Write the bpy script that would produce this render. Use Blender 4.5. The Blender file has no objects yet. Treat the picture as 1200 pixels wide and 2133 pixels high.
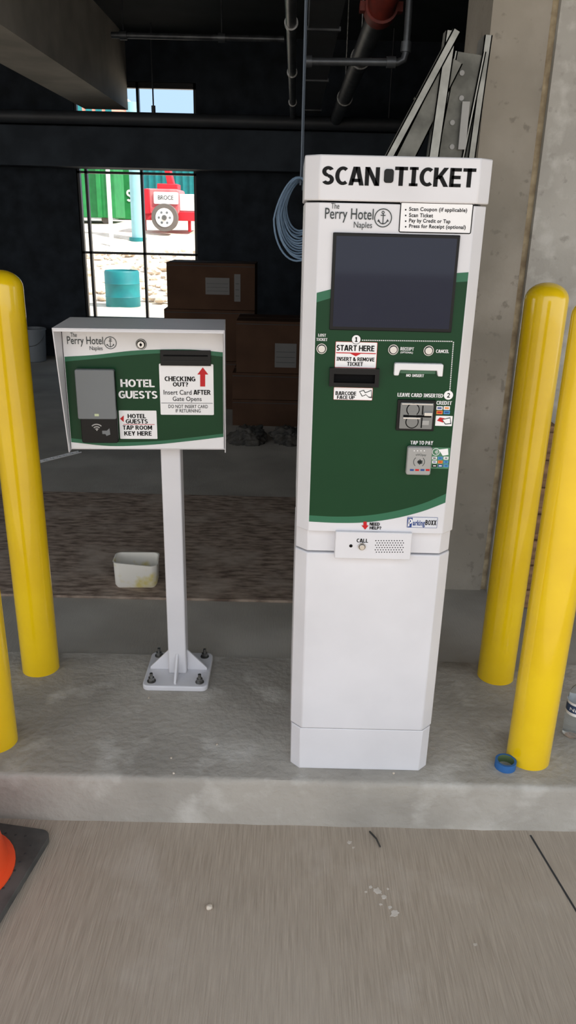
import bpy, bmesh, math, random
from mathutils import Vector, Matrix, noise
random.seed(7)
S = bpy.context.scene
COL = S.collection
# ------------------------------------------------------------------ camera
F = 1600.0; CX, CY = 600.0, 1066.5; CAMH = 1.511
down = Vector((-100, 4234, 1600)).normalized()
fwd = (Vector((0, 0, 1)) - down.z * down).normalized()
right = down.cross(fwd).normalized()
def ray(px, py):
    v = Vector(((px - CX) / F, (py - CY) / F, 1))
    return Vector((v.dot(right), v.dot(fwd), -v.dot(down)))
CAM = Vector((0, 0, CAMH))
def onz(px, py, z=0.0):
    d = ray(px, py); t = (z - CAMH) / d.z
    return CAM + d * t
def ony(px, py, y):
    d = ray(px, py); return CAM + d * (y / d.y)
cd = bpy.data.cameras.new('camera'); cam = bpy.data.objects.new('camera', cd); COL.objects.link(cam)
cx = Vector((right.x, fwd.x, -down.x)); cyd = Vector((right.y, fwd.y, -down.y)); cz = Vector((right.z, fwd.z, -down.z))
m = Matrix((( cx.x, -cyd.x, -cz.x, 0), (cx.y, -cyd.y, -cz.y, 0), (cx.z, -cyd.z, -cz.z, CAMH), (0, 0, 0, 1)))
cam.matrix_world = m
cd.sensor_fit = 'VERTICAL'; cd.sensor_height = 36; cd.sensor_width = 36; cd.lens = F / 2133 * 36
cd.clip_start = 0.05; cd.clip_end = 500
S.camera = cam
S.view_settings.view_transform = 'Standard'
S.view_settings.look = 'None'
# ------------------------------------------------------------------ materials
def lin(c):
    c = c / 255.0
    return c / 12.92 if c <= .04045 else ((c + .055) / 1.055) ** 2.4
def L(c): return (lin(c[0]), lin(c[1]), lin(c[2]), 1)
MATS = {}
def mat(name, col, rough=.5, metal=0.0, col2=None, vscale=4.0, stretch=(1, 1, 1), bump=0.0, bscale=60.0,
        bstretch=None, coat=0.0, spec=.5, detail=4.0, lo=.35, hi=.65, trans=0.0, col3=None, scale3=1.0, lo3=.5, hi3=.7, bdist=.002,
        col4=None, scale4=8.0, lo4=.6, hi4=.66):
    if name in MATS: return MATS[name]
    M = bpy.data.materials.new(name); M.use_nodes = True; nt = M.node_tree; N = nt.nodes; K = nt.links
    b = N['Principled BSDF']
    b.inputs['Roughness'].default_value = rough; b.inputs['Metallic'].default_value = metal
    b.inputs['Specular IOR Level'].default_value = spec
    b.inputs['Coat Weight'].default_value = coat; b.inputs['Coat Roughness'].default_value = .08
    b.inputs['Transmission Weight'].default_value = trans
    tc = N.new('ShaderNodeTexCoord')
    mp = N.new('ShaderNodeMapping'); mp.inputs['Scale'].default_value = stretch
    K.new(tc.outputs['Object'], mp.inputs['Vector'])
    nz = N.new('ShaderNodeTexNoise'); nz.inputs['Scale'].default_value = vscale; nz.inputs['Detail'].default_value = detail
    K.new(mp.outputs[0], nz.inputs['Vector'])
    mr = N.new('ShaderNodeMapRange'); mr.inputs['From Min'].default_value = lo; mr.inputs['From Max'].default_value = hi
    K.new(nz.outputs['Fac'], mr.inputs['Value'])
    mx = N.new('ShaderNodeMix'); mx.data_type = 'RGBA'
    c2 = col2 if col2 else tuple(max(0, k * .96) for k in col)
    mx.inputs[6].default_value = L(col); mx.inputs[7].default_value = L(c2)
    K.new(mr.outputs[0], mx.inputs[0])
    out = mx.outputs[2]
    for c_, s_, l_, h_ in ((col3, scale3, lo3, hi3), (col4, scale4, lo4, hi4)):
        if not c_: continue
        n3 = N.new('ShaderNodeTexNoise'); n3.inputs['Scale'].default_value = s_; n3.inputs['Detail'].default_value = 6
        K.new(tc.outputs['Object'], n3.inputs['Vector'])
        m3 = N.new('ShaderNodeMapRange'); m3.inputs['From Min'].default_value = l_; m3.inputs['From Max'].default_value = h_
        m3.inputs['To Max'].default_value = .75
        K.new(n3.outputs['Fac'], m3.inputs['Value'])
        x3 = N.new('ShaderNodeMix'); x3.data_type = 'RGBA'
        K.new(m3.outputs[0], x3.inputs[0]); K.new(out, x3.inputs[6]); x3.inputs[7].default_value = L(c_)
        out = x3.outputs[2]
    K.new(out, b.inputs['Base Color'])
    if bump > 0:
        mb_ = N.new('ShaderNodeMapping'); mb_.inputs['Scale'].default_value = bstretch or (1, 1, 1)
        K.new(tc.outputs['Object'], mb_.inputs['Vector'])
        bn = N.new('ShaderNodeTexNoise'); bn.inputs['Scale'].default_value = bscale; bn.inputs['Detail'].default_value = 5
        K.new(mb_.outputs[0], bn.inputs['Vector'])
        bp = N.new('ShaderNodeBump'); bp.inputs['Strength'].default_value = bump; bp.inputs['Distance'].default_value = bdist
        K.new(bn.outputs['Fac'], bp.inputs['Height']); K.new(bp.outputs[0], b.inputs['Normal'])
    MATS[name] = M
    return M
WHITE = mat('white_powder_coat', (216, 215, 218), .38, bump=.06, bscale=900, bdist=.0005)
WHITE2 = mat('white_graphic_film', (228, 227, 228), .3)
STK = mat('white_sticker', (238, 237, 237), .35)
GREEN = mat('dark_green_film', (15, 60, 33), .3, col2=(13, 56, 31), spec=.2)
LGREEN = mat('light_green_film', (44, 104, 76), .3, spec=.3)
BLACK = mat('black_print', (7, 7, 8), .4, spec=.15)
GREY = mat('grey_print', (58, 64, 64), .4, spec=.2)
RED = mat('red_print', (190, 22, 30), .4, spec=.3)
BLUE = mat('blue_print', (24, 62, 130), .4)
CYAN = mat('sky_blue_print', (60, 140, 190), .4)
ORANGE = mat('orange_print', (220, 130, 40), .4)
SEAM = mat('dark_seam', (50, 50, 50), .8)
SCREEN = mat('dark_screen_glass', (14, 23, 46), .05, spec=.3)
BPLAS = mat('black_plastic', (10, 11, 12), .35, bump=.05, bscale=400, spec=.25)
GPLAS = mat('grey_plastic', (108, 112, 114), .45, bump=.05, bscale=600)
LPLAS = mat('light_grey_plastic', (156, 155, 152), .4)
CHROME = mat('brushed_chrome', (205, 205, 205), .22, 1.0)
READM = mat('reader_metal', (120, 122, 122), .35, .5)
STEEL = mat('zinc_steel', (150, 150, 148), .35, .9, col2=(110, 108, 104), vscale=60)
DARK = mat('dark_cavity', (5, 5, 6), .7, spec=.1)
YEL = mat('yellow_sleeve', (238, 200, 16), .2, col2=(230, 190, 12), vscale=5, bump=.25, bscale=9, bdist=.004, coat=.6)
CURB = mat('curb_concrete', (166, 160, 150), .8, col2=(148, 143, 134), vscale=3, bump=1.0, bscale=40, bdist=.005, col3=(184, 179, 169), scale3=2.4, lo3=.45, hi3=.7, col4=(196, 192, 184), scale4=7, lo4=.54, hi4=.72)
FLOORM = mat('garage_floor_concrete', (168, 163, 153), .8, col2=(148, 143, 134), vscale=2.2, bump=.5, bscale=25, bstretch=(8, 1, 1), bdist=.002, col3=(184, 179, 169), scale3=1.8)
ROAD = mat('broomed_road_concrete', (184, 169, 151), .85, col2=(152, 138, 121), vscale=18, stretch=(14, .45, 1), bump=.9, bscale=18, bstretch=(14, .45, 1), bdist=.004,
           col3=(184, 171, 155), scale3=1.4, lo3=.45, hi3=.8, lo=.25, hi=.75, detail=8, col4=(196, 184, 170), scale4=4, lo4=.58, hi4=.8)
MATM = mat('dirty_board', (166, 148, 132), .9, col2=(98, 82, 70), vscale=13, stretch=(1, 3, 1), bump=.5, bscale=40, detail=12, col3=(172, 158, 144), scale3=4, lo3=.5, hi3=.7)
WALLB = mat('black_painted_block', (40, 47, 55), .8, col2=(26, 31, 37), vscale=6, bump=.4, bscale=25, spec=.25)
GIRD = mat('charcoal_painted_girder', (54, 61, 69), .8, col2=(42, 48, 55), vscale=4, spec=.25)
CEILM = mat('ceiling_paint', (64, 69, 72), .8, col2=(54, 58, 61), vscale=2, spec=.25)
BEAMM = mat('beam_concrete', (190, 185, 174), .8, col2=(162, 158, 148), vscale=2.5)
COLM = mat('column_concrete', (152, 145, 133), .85, col2=(134, 128, 117), vscale=2.2, bump=.6, bscale=45, bdist=.003, col3=(166, 159, 148), scale3=3, lo3=.48, hi3=.7, col4=(120, 114, 104), scale4=26, lo4=.62, hi4=.7)
COLM2 = mat('wall_concrete', (176, 173, 166), .85, col2=(158, 155, 148), vscale=3, bump=.6, bscale=45, bdist=.003, col3=(192, 190, 184), scale3=14, lo3=.5, hi3=.66, col4=(146, 143, 136), scale4=26, lo4=.6, hi4=.7)
JOINT = mat('foam_joint', (186, 170, 140), .9, col2=(140, 124, 100), vscale=20)
GALV = mat('galvanised_steel', (168, 168, 162), .5, .55, col2=(134, 134, 128), vscale=12)
GALVD = mat('dull_galvanised_steel', (118, 118, 111), .6, .3, col2=(88, 88, 82), vscale=16, detail=8)
PIPE = mat('grey_steel_pipe', (96, 100, 104), .4, .6, col2=(70, 72, 76), vscale=9)
PIPED = mat('dark_painted_pipe', (50, 54, 59), .55, col2=(42, 44, 48))
REDP = mat('red_iron_coupling', (112, 34, 22), .6, col2=(88, 26, 18), vscale=20)
CARD = mat('brown_cardboard', (72, 52, 39), .85, col2=(62, 44, 33), vscale=5, spec=.15)
CARDT = mat('packing_tape', (80, 60, 46), .5, spec=.3)
PAPER = mat('shipping_label_paper', (104, 103, 102), .6, spec=.2)
CABLE = mat('blue_cable_jacket', (116, 142, 168), .45)
CORD = mat('grey_blue_cord', (92, 104, 118), .5)
WOOD = mat('pallet_wood', (150, 116, 82), .8, col2=(112, 84, 58), vscale=6, stretch=(1, 1, 8))
ORC = mat('orange_cone_plastic', (245, 84, 38), .45)
RUB = mat('black_rubber', (58, 58, 56), .8, col2=(88, 86, 82), vscale=10, bump=.3)
TUBM = mat('stained_white_plastic', (228, 224, 214), .5, col2=(214, 200, 130), vscale=12, lo=.5, hi=.66)
TAPE = mat('blue_masking_tape', (40, 98, 160), .6)
TAPEI = mat('tape_core', (90, 110, 70), .7)
GLASSP = mat('clear_bottle_plastic', (235, 240, 242), .05, trans=.92)
GLASSP.node_tree.nodes['Principled BSDF'].inputs['IOR'].default_value = 1.15
LABB = mat('bottle_label', (50, 70, 104), .4)
DEBR = mat('dark_tarp', (44, 44, 42), .85, col2=(72, 68, 62), vscale=14, detail=8)
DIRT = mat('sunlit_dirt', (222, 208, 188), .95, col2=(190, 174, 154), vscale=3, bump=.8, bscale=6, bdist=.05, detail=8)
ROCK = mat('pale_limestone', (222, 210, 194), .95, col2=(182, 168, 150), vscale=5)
DGREEN = mat('green_dumpster_paint', (26, 128, 62), .6, col2=(20, 110, 54))
TEAL = mat('teal_plastic', (16, 124, 126), .55, col2=(14, 108, 114))
TRED = mat('red_machine_paint', (200, 26, 42), .5)
TWHITE = mat('white_machine_paint', (236, 232, 228), .5)
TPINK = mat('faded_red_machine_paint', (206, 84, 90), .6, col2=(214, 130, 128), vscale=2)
TIRE = mat('tire_rubber', (104, 96, 90), .8)
CHIP = mat('white_plaster_spill', (212, 204, 193), .9, col2=(190, 179, 165), vscale=30)
# ------------------------------------------------------------------ mesh builder
class MB:
    def __init__(s): s.v = []; s.f = []; s.m = []; s.mats = []
    def mi(s, mt):
        if mt not in s.mats: s.mats.append(mt)
        return s.mats.index(mt)
    def add(s, vs, fs, mt):
        o = len(s.v); s.v += [tuple(v) for v in vs]; k = s.mi(mt)
        for f in fs: s.f.append([i + o for i in f]); s.m.append(k)
    def box(s, x0, x1, y0, y1, z0, z1, mt):
        vs = [(x, y, z) for x in (x0, x1) for y in (y0, y1) for z in (z0, z1)]
        s.add(vs, [(0, 1, 3, 2), (4, 6, 7, 5), (0, 4, 5, 1), (2, 3, 7, 6), (0, 2, 6, 4), (1, 5, 7, 3)], mt)
    def prism(s, pts, ax, a0, a1, mt, caps=True):
        def P(u, w, a): return {'x': (a, u, w), 'y': (u, a, w), 'z': (u, w, a)}[ax]
        n = len(pts); vs = [P(u, w, a0) for u, w in pts] + [P(u, w, a1) for u, w in pts]
        fs = [(i, (i + 1) % n, n + (i + 1) % n, n + i) for i in range(n)]
        if caps: fs += [tuple(range(n)), tuple(range(2 * n - 1, n - 1, -1))]
        s.add(vs, fs, mt)
    def cyl(s, p0, p1, r0, r1, mt, seg=24, caps=True):
        p0 = Vector(p0); p1 = Vector(p1); d = (p1 - p0).normalized()
        a = d.orthogonal().normalized(); b = d.cross(a)
        vs = []
        for p, r in ((p0, r0), (p1, r1)):
            for i in range(seg):
                t = 2 * math.pi * i / seg; vs.append(p + a * math.cos(t) * r + b * math.sin(t) * r)
        fs = [(i, (i + 1) % seg, seg + (i + 1) % seg, seg + i) for i in range(seg)]
        if caps: fs += [tuple(range(seg)), tuple(range(2 * seg - 1, seg - 1, -1))]
        s.add(vs, fs, mt)
    def lathe(s, c, prof, mt, seg=32, c0=True, c1=True):
        vs = []; n = len(prof)
        for r, z in prof:
            for i in range(seg):
                t = 2 * math.pi * i / seg; vs.append((c[0] + r * math.cos(t), c[1] + r * math.sin(t), c[2] + z))
        fs = []
        for j in range(n - 1):
            for i in range(seg):
                fs.append((j * seg + i, j * seg + (i + 1) % seg, (j + 1) * seg + (i + 1) % seg, (j + 1) * seg + i))
        if c0 and prof[0][0] > 1e-6: fs.append(tuple(range(seg)))
        if c1 and prof[-1][0] > 1e-6 : fs.append(tuple(range((n - 1) * seg, n * seg)))
        s.add(vs, fs, mt)
    def tube(s, pts, r, mt, seg=8, closed=False):
        pts = [Vector(p) for p in pts]; n = len(pts); vs = []; prev = None
        for i, p in enumerate(pts):
            if closed: d = pts[(i + 1) % n] - pts[i - 1]
            else: d = pts[min(i + 1, n - 1)] - pts[max(i - 1, 0)]
            d.normalize()
            a = (d.orthogonal() if prev is None else prev - d * prev.dot(d)).normalized(); prev = a
            b = d.cross(a)
            for k in range(seg):
                t = 2 * math.pi * k / seg; vs.append(p + a * math.cos(t) * r + b * math.sin(t) * r)
        fs = []
        for i in range(n if closed else n - 1):
            j = (i + 1) % n
            for k in range(seg): fs.append((i * seg + k, i * seg + (k + 1) % seg, j * seg + (k + 1) % seg, j * seg + k))
        if not closed: fs += [tuple(range(seg)), tuple(range((n - 1) * seg, n * seg))]
        s.add(vs, fs, mt)
    def build(s, name, parent=None, label=None, category=None, bevel=0, smooth=40, kind=None, group=None, bseg=2):
        me = bpy.data.meshes.new(name); me.from_pydata(s.v, [], s.f)
        for mt in s.mats: me.materials.append(mt)
        for p, k in zip(me.polygons, s.m): p.material_index = k
        bm = bmesh.new(); bm.from_mesh(me); bmesh.ops.recalc_face_normals(bm, faces=bm.faces); bm.to_mesh(me); bm.free()
        if smooth:
            for p in me.polygons: p.use_smooth = True
            me.set_sharp_from_angle(angle=math.radians(smooth))
        o = bpy.data.objects.new(name, me); COL.objects.link(o)
        if parent: o.parent = parent
        if label: o['label'] = label
        if category: o['category'] = category
        if kind: o['kind'] = kind
        if group: o['group'] = group
        if bevel:
            bv = o.modifiers.new('bevel', 'BEVEL'); bv.width = bevel; bv.segments = bseg; bv.limit_method = 'ANGLE'; bv.angle_limit = math.radians(35)
        return o
def empty(name, loc, label, category, rz=0, group=None):
    o = bpy.data.objects.new(name, None); COL.objects.link(o); o.location = loc; o.rotation_euler = (0, 0, rz)
    o.empty_display_size = .1; o['label'] = label; o['category'] = category
    if group: o['group'] = group
    return o
def rrpts(x0, x1, z0, z1, r, n=5):
    r = min(r, (x1 - x0) / 2 - 1e-5, (z1 - z0) / 2 - 1e-5); pts = []
    for cx_, cz_, a in ((x1 - r, z1 - r, 0), (x0 + r, z1 - r, 90), (x0 + r, z0 + r, 180), (x1 - r, z0 + r, 270)):
        for k in range(n + 1):
            t = math.radians(a + 90 * k / n); pts.append((cx_ + r * math.cos(t), cz_ + r * math.sin(t)))
    return pts
# bold wide capitals drawn from bars (V,H), slanted bars (D) and elliptic bands (A)
GL = {
 'A': (.96, [('D', .13, 0, .42, 1), ('D', .83, 0, .54, 1), ('H', .27, .2, .76)]),
 'B': (.86, [('V', .12, 0, 1), ('A', .4, .745, .38, .255, -90, 90), ('A', .42, .28, .42, .28, -90, 90), ('H', .91, .1, .41), ('H', .52, .1, .41), ('H', .09, .1, .43)]),
 'C': (.78, [('A', .48, .5, .5, .5, 52, 308)]),
 'D': (.92, [('V', .12, 0, 1), ('A', .38, .5, .54, .5, -90, 90), ('H', .91, .1, .39), ('H', .09, .1, .39)]),
 'E': (.70, [('V', .12, 0, 1), ('H', .91, .1, .70), ('H', .51, .1, .66), ('H', .09, .1, .71)]),
 'F': (.68, [('V', .12, 0, 1), ('H', .91, .1, .69), ('H', .49, .1, .64)]),
 'G': (.88, [('A', .48, .5, .5, .5, 48, 315), ('V', .77, .08, .54), ('H', .47, .48, .9)]),
 'H': (.92, [('V', .12, 0, 1), ('V', .80, 0, 1), ('H', .51, .1, .8)]),
 'I': (.58, [('V', .29, 0, 1), ('h', .925, .02, .56), ('h', .075, .02, .56)]),
 'K': (.90, [('V', .12, 0, 1), ('D', .24, .4, .74, 1), ('D', .38, .58, .78, 0)]),
 'L': (.68, [('V', .12, 0, 1), ('H', .09, .1, .69)]),
 'M': (1.1, [('V', .12, 0, 1), ('V', .98, 0, 1), ('D', .16, 1, .55, .2), ('D', .94, 1, .55, .2)]),
 'N': (.92, [('V', .12, 0, 1), ('V', .80, 0, 1), ('D', .15, 1, .77, 0)]),
 'O': (.98, [('A', .49, .5, .5, .5, 0, 360)]),
 'P': (.82, [('V', .12, 0, 1), ('A', .4, .68, .42, .32, -90, 90), ('H', .91, .1, .41), ('H', .45, .1, .41)]),
 'R': (.90, [('V', .12, 0, 1), ('A', .4, .7, .41, .3, -90, 90), ('H', .91, .1, .41), ('H', .49, .1, .45), ('D', .44, .48, .78, 0)]),
 'S': (.78, [('A', .39, .715, .39, .285, 28, 270), ('A', .38, .285, .4, .285, -152, 90)]),
 'T': (.80, [('H', .91, 0, .80), ('V', .40, 0, 1)]),
 'U': (.90, [('V', .12, .36, 1), ('V', .78, .36, 1), ('A', .45, .38, .455, .38, 180, 360)]),
 'V': (.92, [('D', .14, 1, .43, 0), ('D', .78, 1, .49, 0)]),
 'X': (.92, [('D', .14, 1, .78, 0), ('D', .78, 1, .14, 0)]),
 'Y': (.90, [('D', .14, 1, .45, .42), ('D', .76, 1, .45, .42), ('V', .45, 0, .48)]),
 '&': (1., [('A', .38, .75, .3, .25, 0, 360), ('A', .38, .29, .4, .29, 60, 350), ('D', .26, .6, .86, 0), ('D', .72, .12, .86, .5)]),
 '?': (.66, [('A', .3, .71, .34, .29, -85, 160), ('V', .3, .27, .5), ('V', .3, 0, .18)]),
 '1': (.64, [('V', .34, 0, 1), ('H', .09, .04, .64), ('D', .14, .76, .3, .98)]),
 '2': (.72, [('A', .34, .69, .37, .31, -35, 165), ('D', .54, .5, .14, .1), ('H', .09, .02, .72)]),
}
_tc = {}
def boldgeo(body):
    if ('B', body) in _tc: return _tc[('B', body)]
    vs = []; fs = []; X = 0
    def quad(a, b, c, d):
        o = len(vs); vs.extend([(p[0] + X, p[1], 0) for p in (a, b, c, d)]); fs.append((o, o + 1, o + 2, o + 3))
    for ch in body:
        if ch == ' ': X += .40; continue
        w, prims = GL[ch]
        for p in prims:
            if p[0] == 'V': quad((p[1] - .135, p[2]), (p[1] + .135, p[2]), (p[1] + .135, p[3]), (p[1] - .135, p[3]))
            elif p[0] in 'Hh':
                q = .09 if p[0] == 'H' else .075
                quad((p[2], p[1] - q), (p[3], p[1] - q), (p[3], p[1] + q), (p[2], p[1] + q))
            elif p[0] == 'D':
                q = .15; quad((p[1] - q, p[2]), (p[1] + q, p[2]), (p[3] + q, p[4]), (p[3] - q, p[4]))
            else:
                _, ax, ay, rx, ry, a0, a1 = p; n = 18; pr = None
                for k in range(n + 1):
                    t = math.radians(a0 + (a1 - a0) * k / n); c, s_ = math.cos(t), math.sin(t)
                    o_ = (ax + rx * c, ay + ry * s_); i_ = (ax + (rx - .27) * c, ay + (ry - .18) * s_)
                    if pr: quad(pr[0], o_, i_, pr[1])
                    pr = (o_, i_)
        X += w + .09
    _tc[('B', body)] = (vs, fs); return vs, fs
def textgeo(body, bold):
    if bold >= .03 and all(c == ' ' or c in GL for c in body): return boldgeo(body)
    k = (body, bold)
    if k in _tc: return _tc[k]
    cu = bpy.data.curves.new('t', 'FONT'); cu.body = body; cu.size = 1; cu.offset = bold; cu.resolution_u = 4
    cu.space_character = 1 + bold * 3.2
    ob = bpy.data.objects.new('t', cu); COL.objects.link(ob)
    bpy.context.view_layer.update()
    me = bpy.data.meshes.new_from_object(ob.evaluated_get(bpy.context.evaluated_depsgraph_get()))
    vs = [tuple(v.co) for v in me.vertices]; fs = [tuple(p.vertices) for p in me.polygons]
    bpy.data.objects.remove(ob); bpy.data.curves.remove(cu); bpy.data.meshes.remove(me)
    _tc[k] = (vs, fs); return _tc[k]
class Face:
    """a vertical face of a thing at local y=c; converts photo measurements to the thing's own metres"""
    def __init__(s, M, c): s.Mi = M.inverted(); s.c = c
    def p(s, px, py, c=None):
        c = s.c if c is None else c
        o = s.Mi @ CAM; d = s.Mi.to_3x3() @ ray(px, py); q = o + d * ((c - o.y) / d.y)
        return (q.x, q.z)
    def bb(s, x0, y0, x1, y1, c=None):
        xm, ym = (x0 + x1) / 2, (y0 + y1) / 2
        return (s.p(x0, ym, c)[0], s.p(x1, ym, c)[0], s.p(xm, y1, c)[1], s.p(xm, y0, c)[1])
    def text(s, mb, body, x0, y0, x1, y1, mt, lay=.0018, bold=.03):
        vs, fs = textgeo(body, bold)
        X0, X1, Z0, Z1 = s.bb(x0, y0, x1, y1)
        a = min(v[0] for v in vs); b = max(v[0] for v in vs); c = min(v[1] for v in vs); d = max(v[1] for v in vs)
        mb.add([(X0 + (v[0] - a) / (b - a) * (X1 - X0), s.c - lay, Z0 + (v[1] - c) / (d - c) * (Z1 - Z0)) for v in vs], fs, mt)
    def rr(s, mb, x0, y0, x1, y1, mt, lay=.0012, r=.002):
        pts = rrpts(*s.bb(x0, y0, x1, y1), r)
        mb.add([(u, s.c - lay, w) for u, w in pts], [tuple(range(len(pts)))], mt)
    def poly(s, mb, pts, mt, lay=.0015):
        q = [s.p(*k) for k in pts]; mb.add([(u, s.c - lay, w) for u, w in q], [tuple(range(len(q)))], mt)
    def frame(s, mb, x0, y0, x1, y1, t, mt, lay=.0015, r=.003):
        X0, X1, Z0, Z1 = s.bb(x0, y0, x1, y1); a = rrpts(X0, X1, Z0, Z1, r); b = rrpts(X0 + t, X1 - t, Z0 + t, Z1 - t, max(r - t, .0004)); n = len(a)
        mb.add([(u, s.c - lay, w) for u, w in a + b], [(i, (i + 1) % n, n + (i + 1) % n, n + i) for i in range(n)], mt)
    def disc(s, mb, px, py, rpx, mt, lay=.0015, inner=0, n=28, a0=0, a1=360):
        cx_, cz_ = s.p(px, py); R = s.p(px + rpx, py)[0] - cx_; r = inner * R; vs = []
        for k in range(n + 1):
            t = math.radians(a0 + (a1 - a0) * k / n)
            vs += [(cx_ + R * math.cos(t), s.c - lay, cz_ + R * math.sin(t)), (cx_ + r * math.cos(t), s.c - lay, cz_ + r * math.sin(t))]
        mb.add(vs, [(2 * k, 2 * k + 2, 2 * k + 3, 2 * k + 1) for k in range(n)], mt)
    def strip(s, mb, top, bot, x0, x1, mt, lay=.0006, n=24):
        T = sorted(s.p(*k) for k in top); Bt = sorted(s.p(*k) for k in bot)
        def sm(P, x):
            P = list(P)
            if x <= P[0][0]: i = 0
            elif x >= P[-1][0]: i = len(P) - 2
            else: i = max(j for j in range(len(P) - 1) if P[j][0] <= x)
            p0 = P[max(i - 1, 0)]; p1 = P[i]; p2 = P[i + 1]; p3 = P[min(i + 2, len(P) - 1)]
            t = (x - p1[0]) / (p2[0] - p1[0])
            m1 = (p2[1] - p0[1]) / (p2[0] - p0[0]) * (p2[0] - p1[0]); m2 = (p3[1] - p1[1]) / (p3[0] - p1[0]) * (p2[0] - p1[0])
            if t < 0 or t > 1: return p1[1] + (p2[1] - p1[1]) * t
            return (2*t**3 - 3*t*t + 1) * p1[1] + (t**3 - 2*t*t + t) * m1 + (-2*t**3 + 3*t*t) * p2[1] + (t**3 - t*t) * m2
        vs = []
        for k in range(n + 1):
            x = x0 + (x1 - x0) * k / n; vs += [(x, s.c - lay, sm(T, x)), (x, s.c - lay, sm(Bt, x))]
        mb.add(vs, [(2 * k, 2 * k + 2, 2 * k + 3, 2 * k + 1) for k in range(n)], mt)
    def anchor(s, mb, px, py, r, mt):
        s.disc(mb, px, py, r, mt, inner=.9); k = r
        s.disc(mb, px, py - .62 * k, .17 * k, mt, inner=.5, n=14)
        s.rr(mb, px - .05 * k, py - .47 * k, px + .05 * k, py + .72 * k, mt, .0015, .0001)
        s.rr(mb, px - .27 * k, py - .34 * k, px + .27 * k, py - .24 * k, mt, .0016, .0001)
        s.disc(mb, px, py + .12 * k, .56 * k, mt, inner=.82, a0=200, a1=340, n=16)
        for sx in (-1, 1):
            s.poly(mb, [(px + sx * .66 * k, py + .4 * k), (px + sx * .50 * k, py + .12 * k), (px + sx * .36 * k, py + .42 * k)], mt)
    def logo(s, mb, a, b, c, anc):
        s.text(mb, 'The', *a, GREY, bold=.0); s.text(mb, 'Perry Hotel', *b, GREY, bold=.004); s.text(mb, 'Naples', *c, GREY, bold=.0)
        s.anchor(mb, *anc, GREY)
    def tapicon(s, mb, px, py, r, mt, lay=.0016, rot=0):
        for k, q in enumerate((.35, .65, 1.0)):
            s.disc(mb, px, py, r * q, mt, lay, inner=1 - .16 / q, a0=45 + rot, a1=135 + rot, n=10)
# ================================================================== STRUCTURE
CF = 1.80        # curb front
FZ = -.012       # garage floor level
RZ = -.165
mb = MB(); mb.box(-14, 14, -25, 2.0, RZ - .3, RZ, ROAD); mb.build('floor_road', kind='structure', label='broom-finished tan concrete driveway slab', category='driveway')
mb = MB(); mb.box(-8, 8, 2.46, 9.3, -.4, FZ, FLOORM); mb.build('floor', kind='structure', label='grey broomed concrete garage floor', category='floor')
# curb with slightly uneven edges
mb = MB(); nx = 200; xs = [-6 + 12 * i / nx for i in range(nx + 1)]; prof = [(CF + .008, RZ - .1), (CF + .004, RZ + .02), (CF, -.02), (CF + .001, -.007), (CF + .006, -.001), (CF + .016, 0), (2.40, 0), (2.47, -.001), (2.482, -.02), (2.482, -.3)]
vs = []
for x in xs:
    for i, (y, z) in enumerate(prof):
        w = .004 if i in (0, 1, 2, 3, 4) else (.006 if i in (7, 8, 9) else 0)
        chip = .006 * max(0, noise.noise(Vector((x * 5, 2, 9))) - .25) * 3 if i in (3, 4, 5) else 0
        vs.append((x, y + chip + w * noise.noise(Vector((x * 7, i * .6, 0))) + w * .6 * noise.noise(Vector((x * 23, i * .3, 3))), z - (chip * .6 if i in (3, 4) else 0)))
n = len(prof); fs = [(j * n + i, j * n + i + 1, (j + 1) * n + i + 1, (j + 1) * n + i) for j in range(nx) for i in range(n - 1)]
fs += [tuple(range(n)), tuple(range(nx * n, nx * n + n))] + [(j * n, (j + 1) * n, (j + 2) * n - 1, (j + 1) * n - 1) for j in range(nx)]
mb.add(vs, fs, CURB)
mb.build('curb', kind='structure', label='raised grey concrete curb island', category='curb', smooth=50)
CZ = 3.25
mb = MB(); mb.box(-9, 9, -.25, 9.6, CZ, CZ + .3, CEILM); mb.build('ceiling', kind='structure', label='dark painted concrete ceiling slab', category='ceiling')  # unseen front edge pulled back so sky and sun bounce brighten the driveway
# back wall with openings
WY = 9.0
wl = ony(168, 500, WY).x; wr = ony(411, 500, WY).x; wt = ony(290, 347, WY).z; wb = ony(290, 668, WY).z
ul = ony(150, 200, WY).x; ur = ony(408, 200, WY).x; ut = ony(290, 170, WY).z; ub = ony(290, 240, WY).z
mb = MB()
X0, X1 = -7, 4.2
mb.box(X0, wl, WY, WY + .2, -.1, ub, WALLB); mb.box(wr, X1, WY, WY + .2, -.1, ub, WALLB)
mb.box(wl, wr, WY, WY + .2, -.1, wb, WALLB); mb.box(wl, wr, WY, WY + .2, wt, ub, WALLB)
mb.box(X0, ul, WY, WY + .2, ub, CZ, WALLB); mb.box(ur, X1, WY, WY + .2, ub, CZ, WALLB); mb.box(ul, ur, WY, WY + .2, ut, CZ, WALLB)
mb.build('wall_back', kind='structure', label='black painted masonry wall with two window openings', category='wall')
mb = MB(); mb.box(-7.2, -7, 3.0, 9.2, -.1, CZ, WALLB); mb.build('wall_left', kind='structure', label='black painted masonry side wall', category='wall')
def window(name, l, r, b, t, vs, hs):
    mb = MB(); w = .03; y0, y1 = WY + .03, WY + .09
    mb.box(l, l + w, y0, y1, b, t, BPLAS); mb.box(r - w, r, y0, y1, b, t, BPLAS); mb.box(l, r, y0, y1, b, b + w, BPLAS); mb.box(l, r, y0, y1, t - w, t, BPLAS)
    for x in vs: mb.box(x - .014, x + .014, y0, y1, b, t, BPLAS)
    for z in hs: mb.box(l, r, y0, y1, z - .012, z + .012, BPLAS)
    mb.build(name, kind='structure', label='black steel-framed grid window', category='window')
window('window_1', wl, wr, wb, wt, [ony(299, 500, WY).x, ony(186, 500, WY).x], [ony(300, 361, WY).z, ony(300, 529, WY).z])
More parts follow.
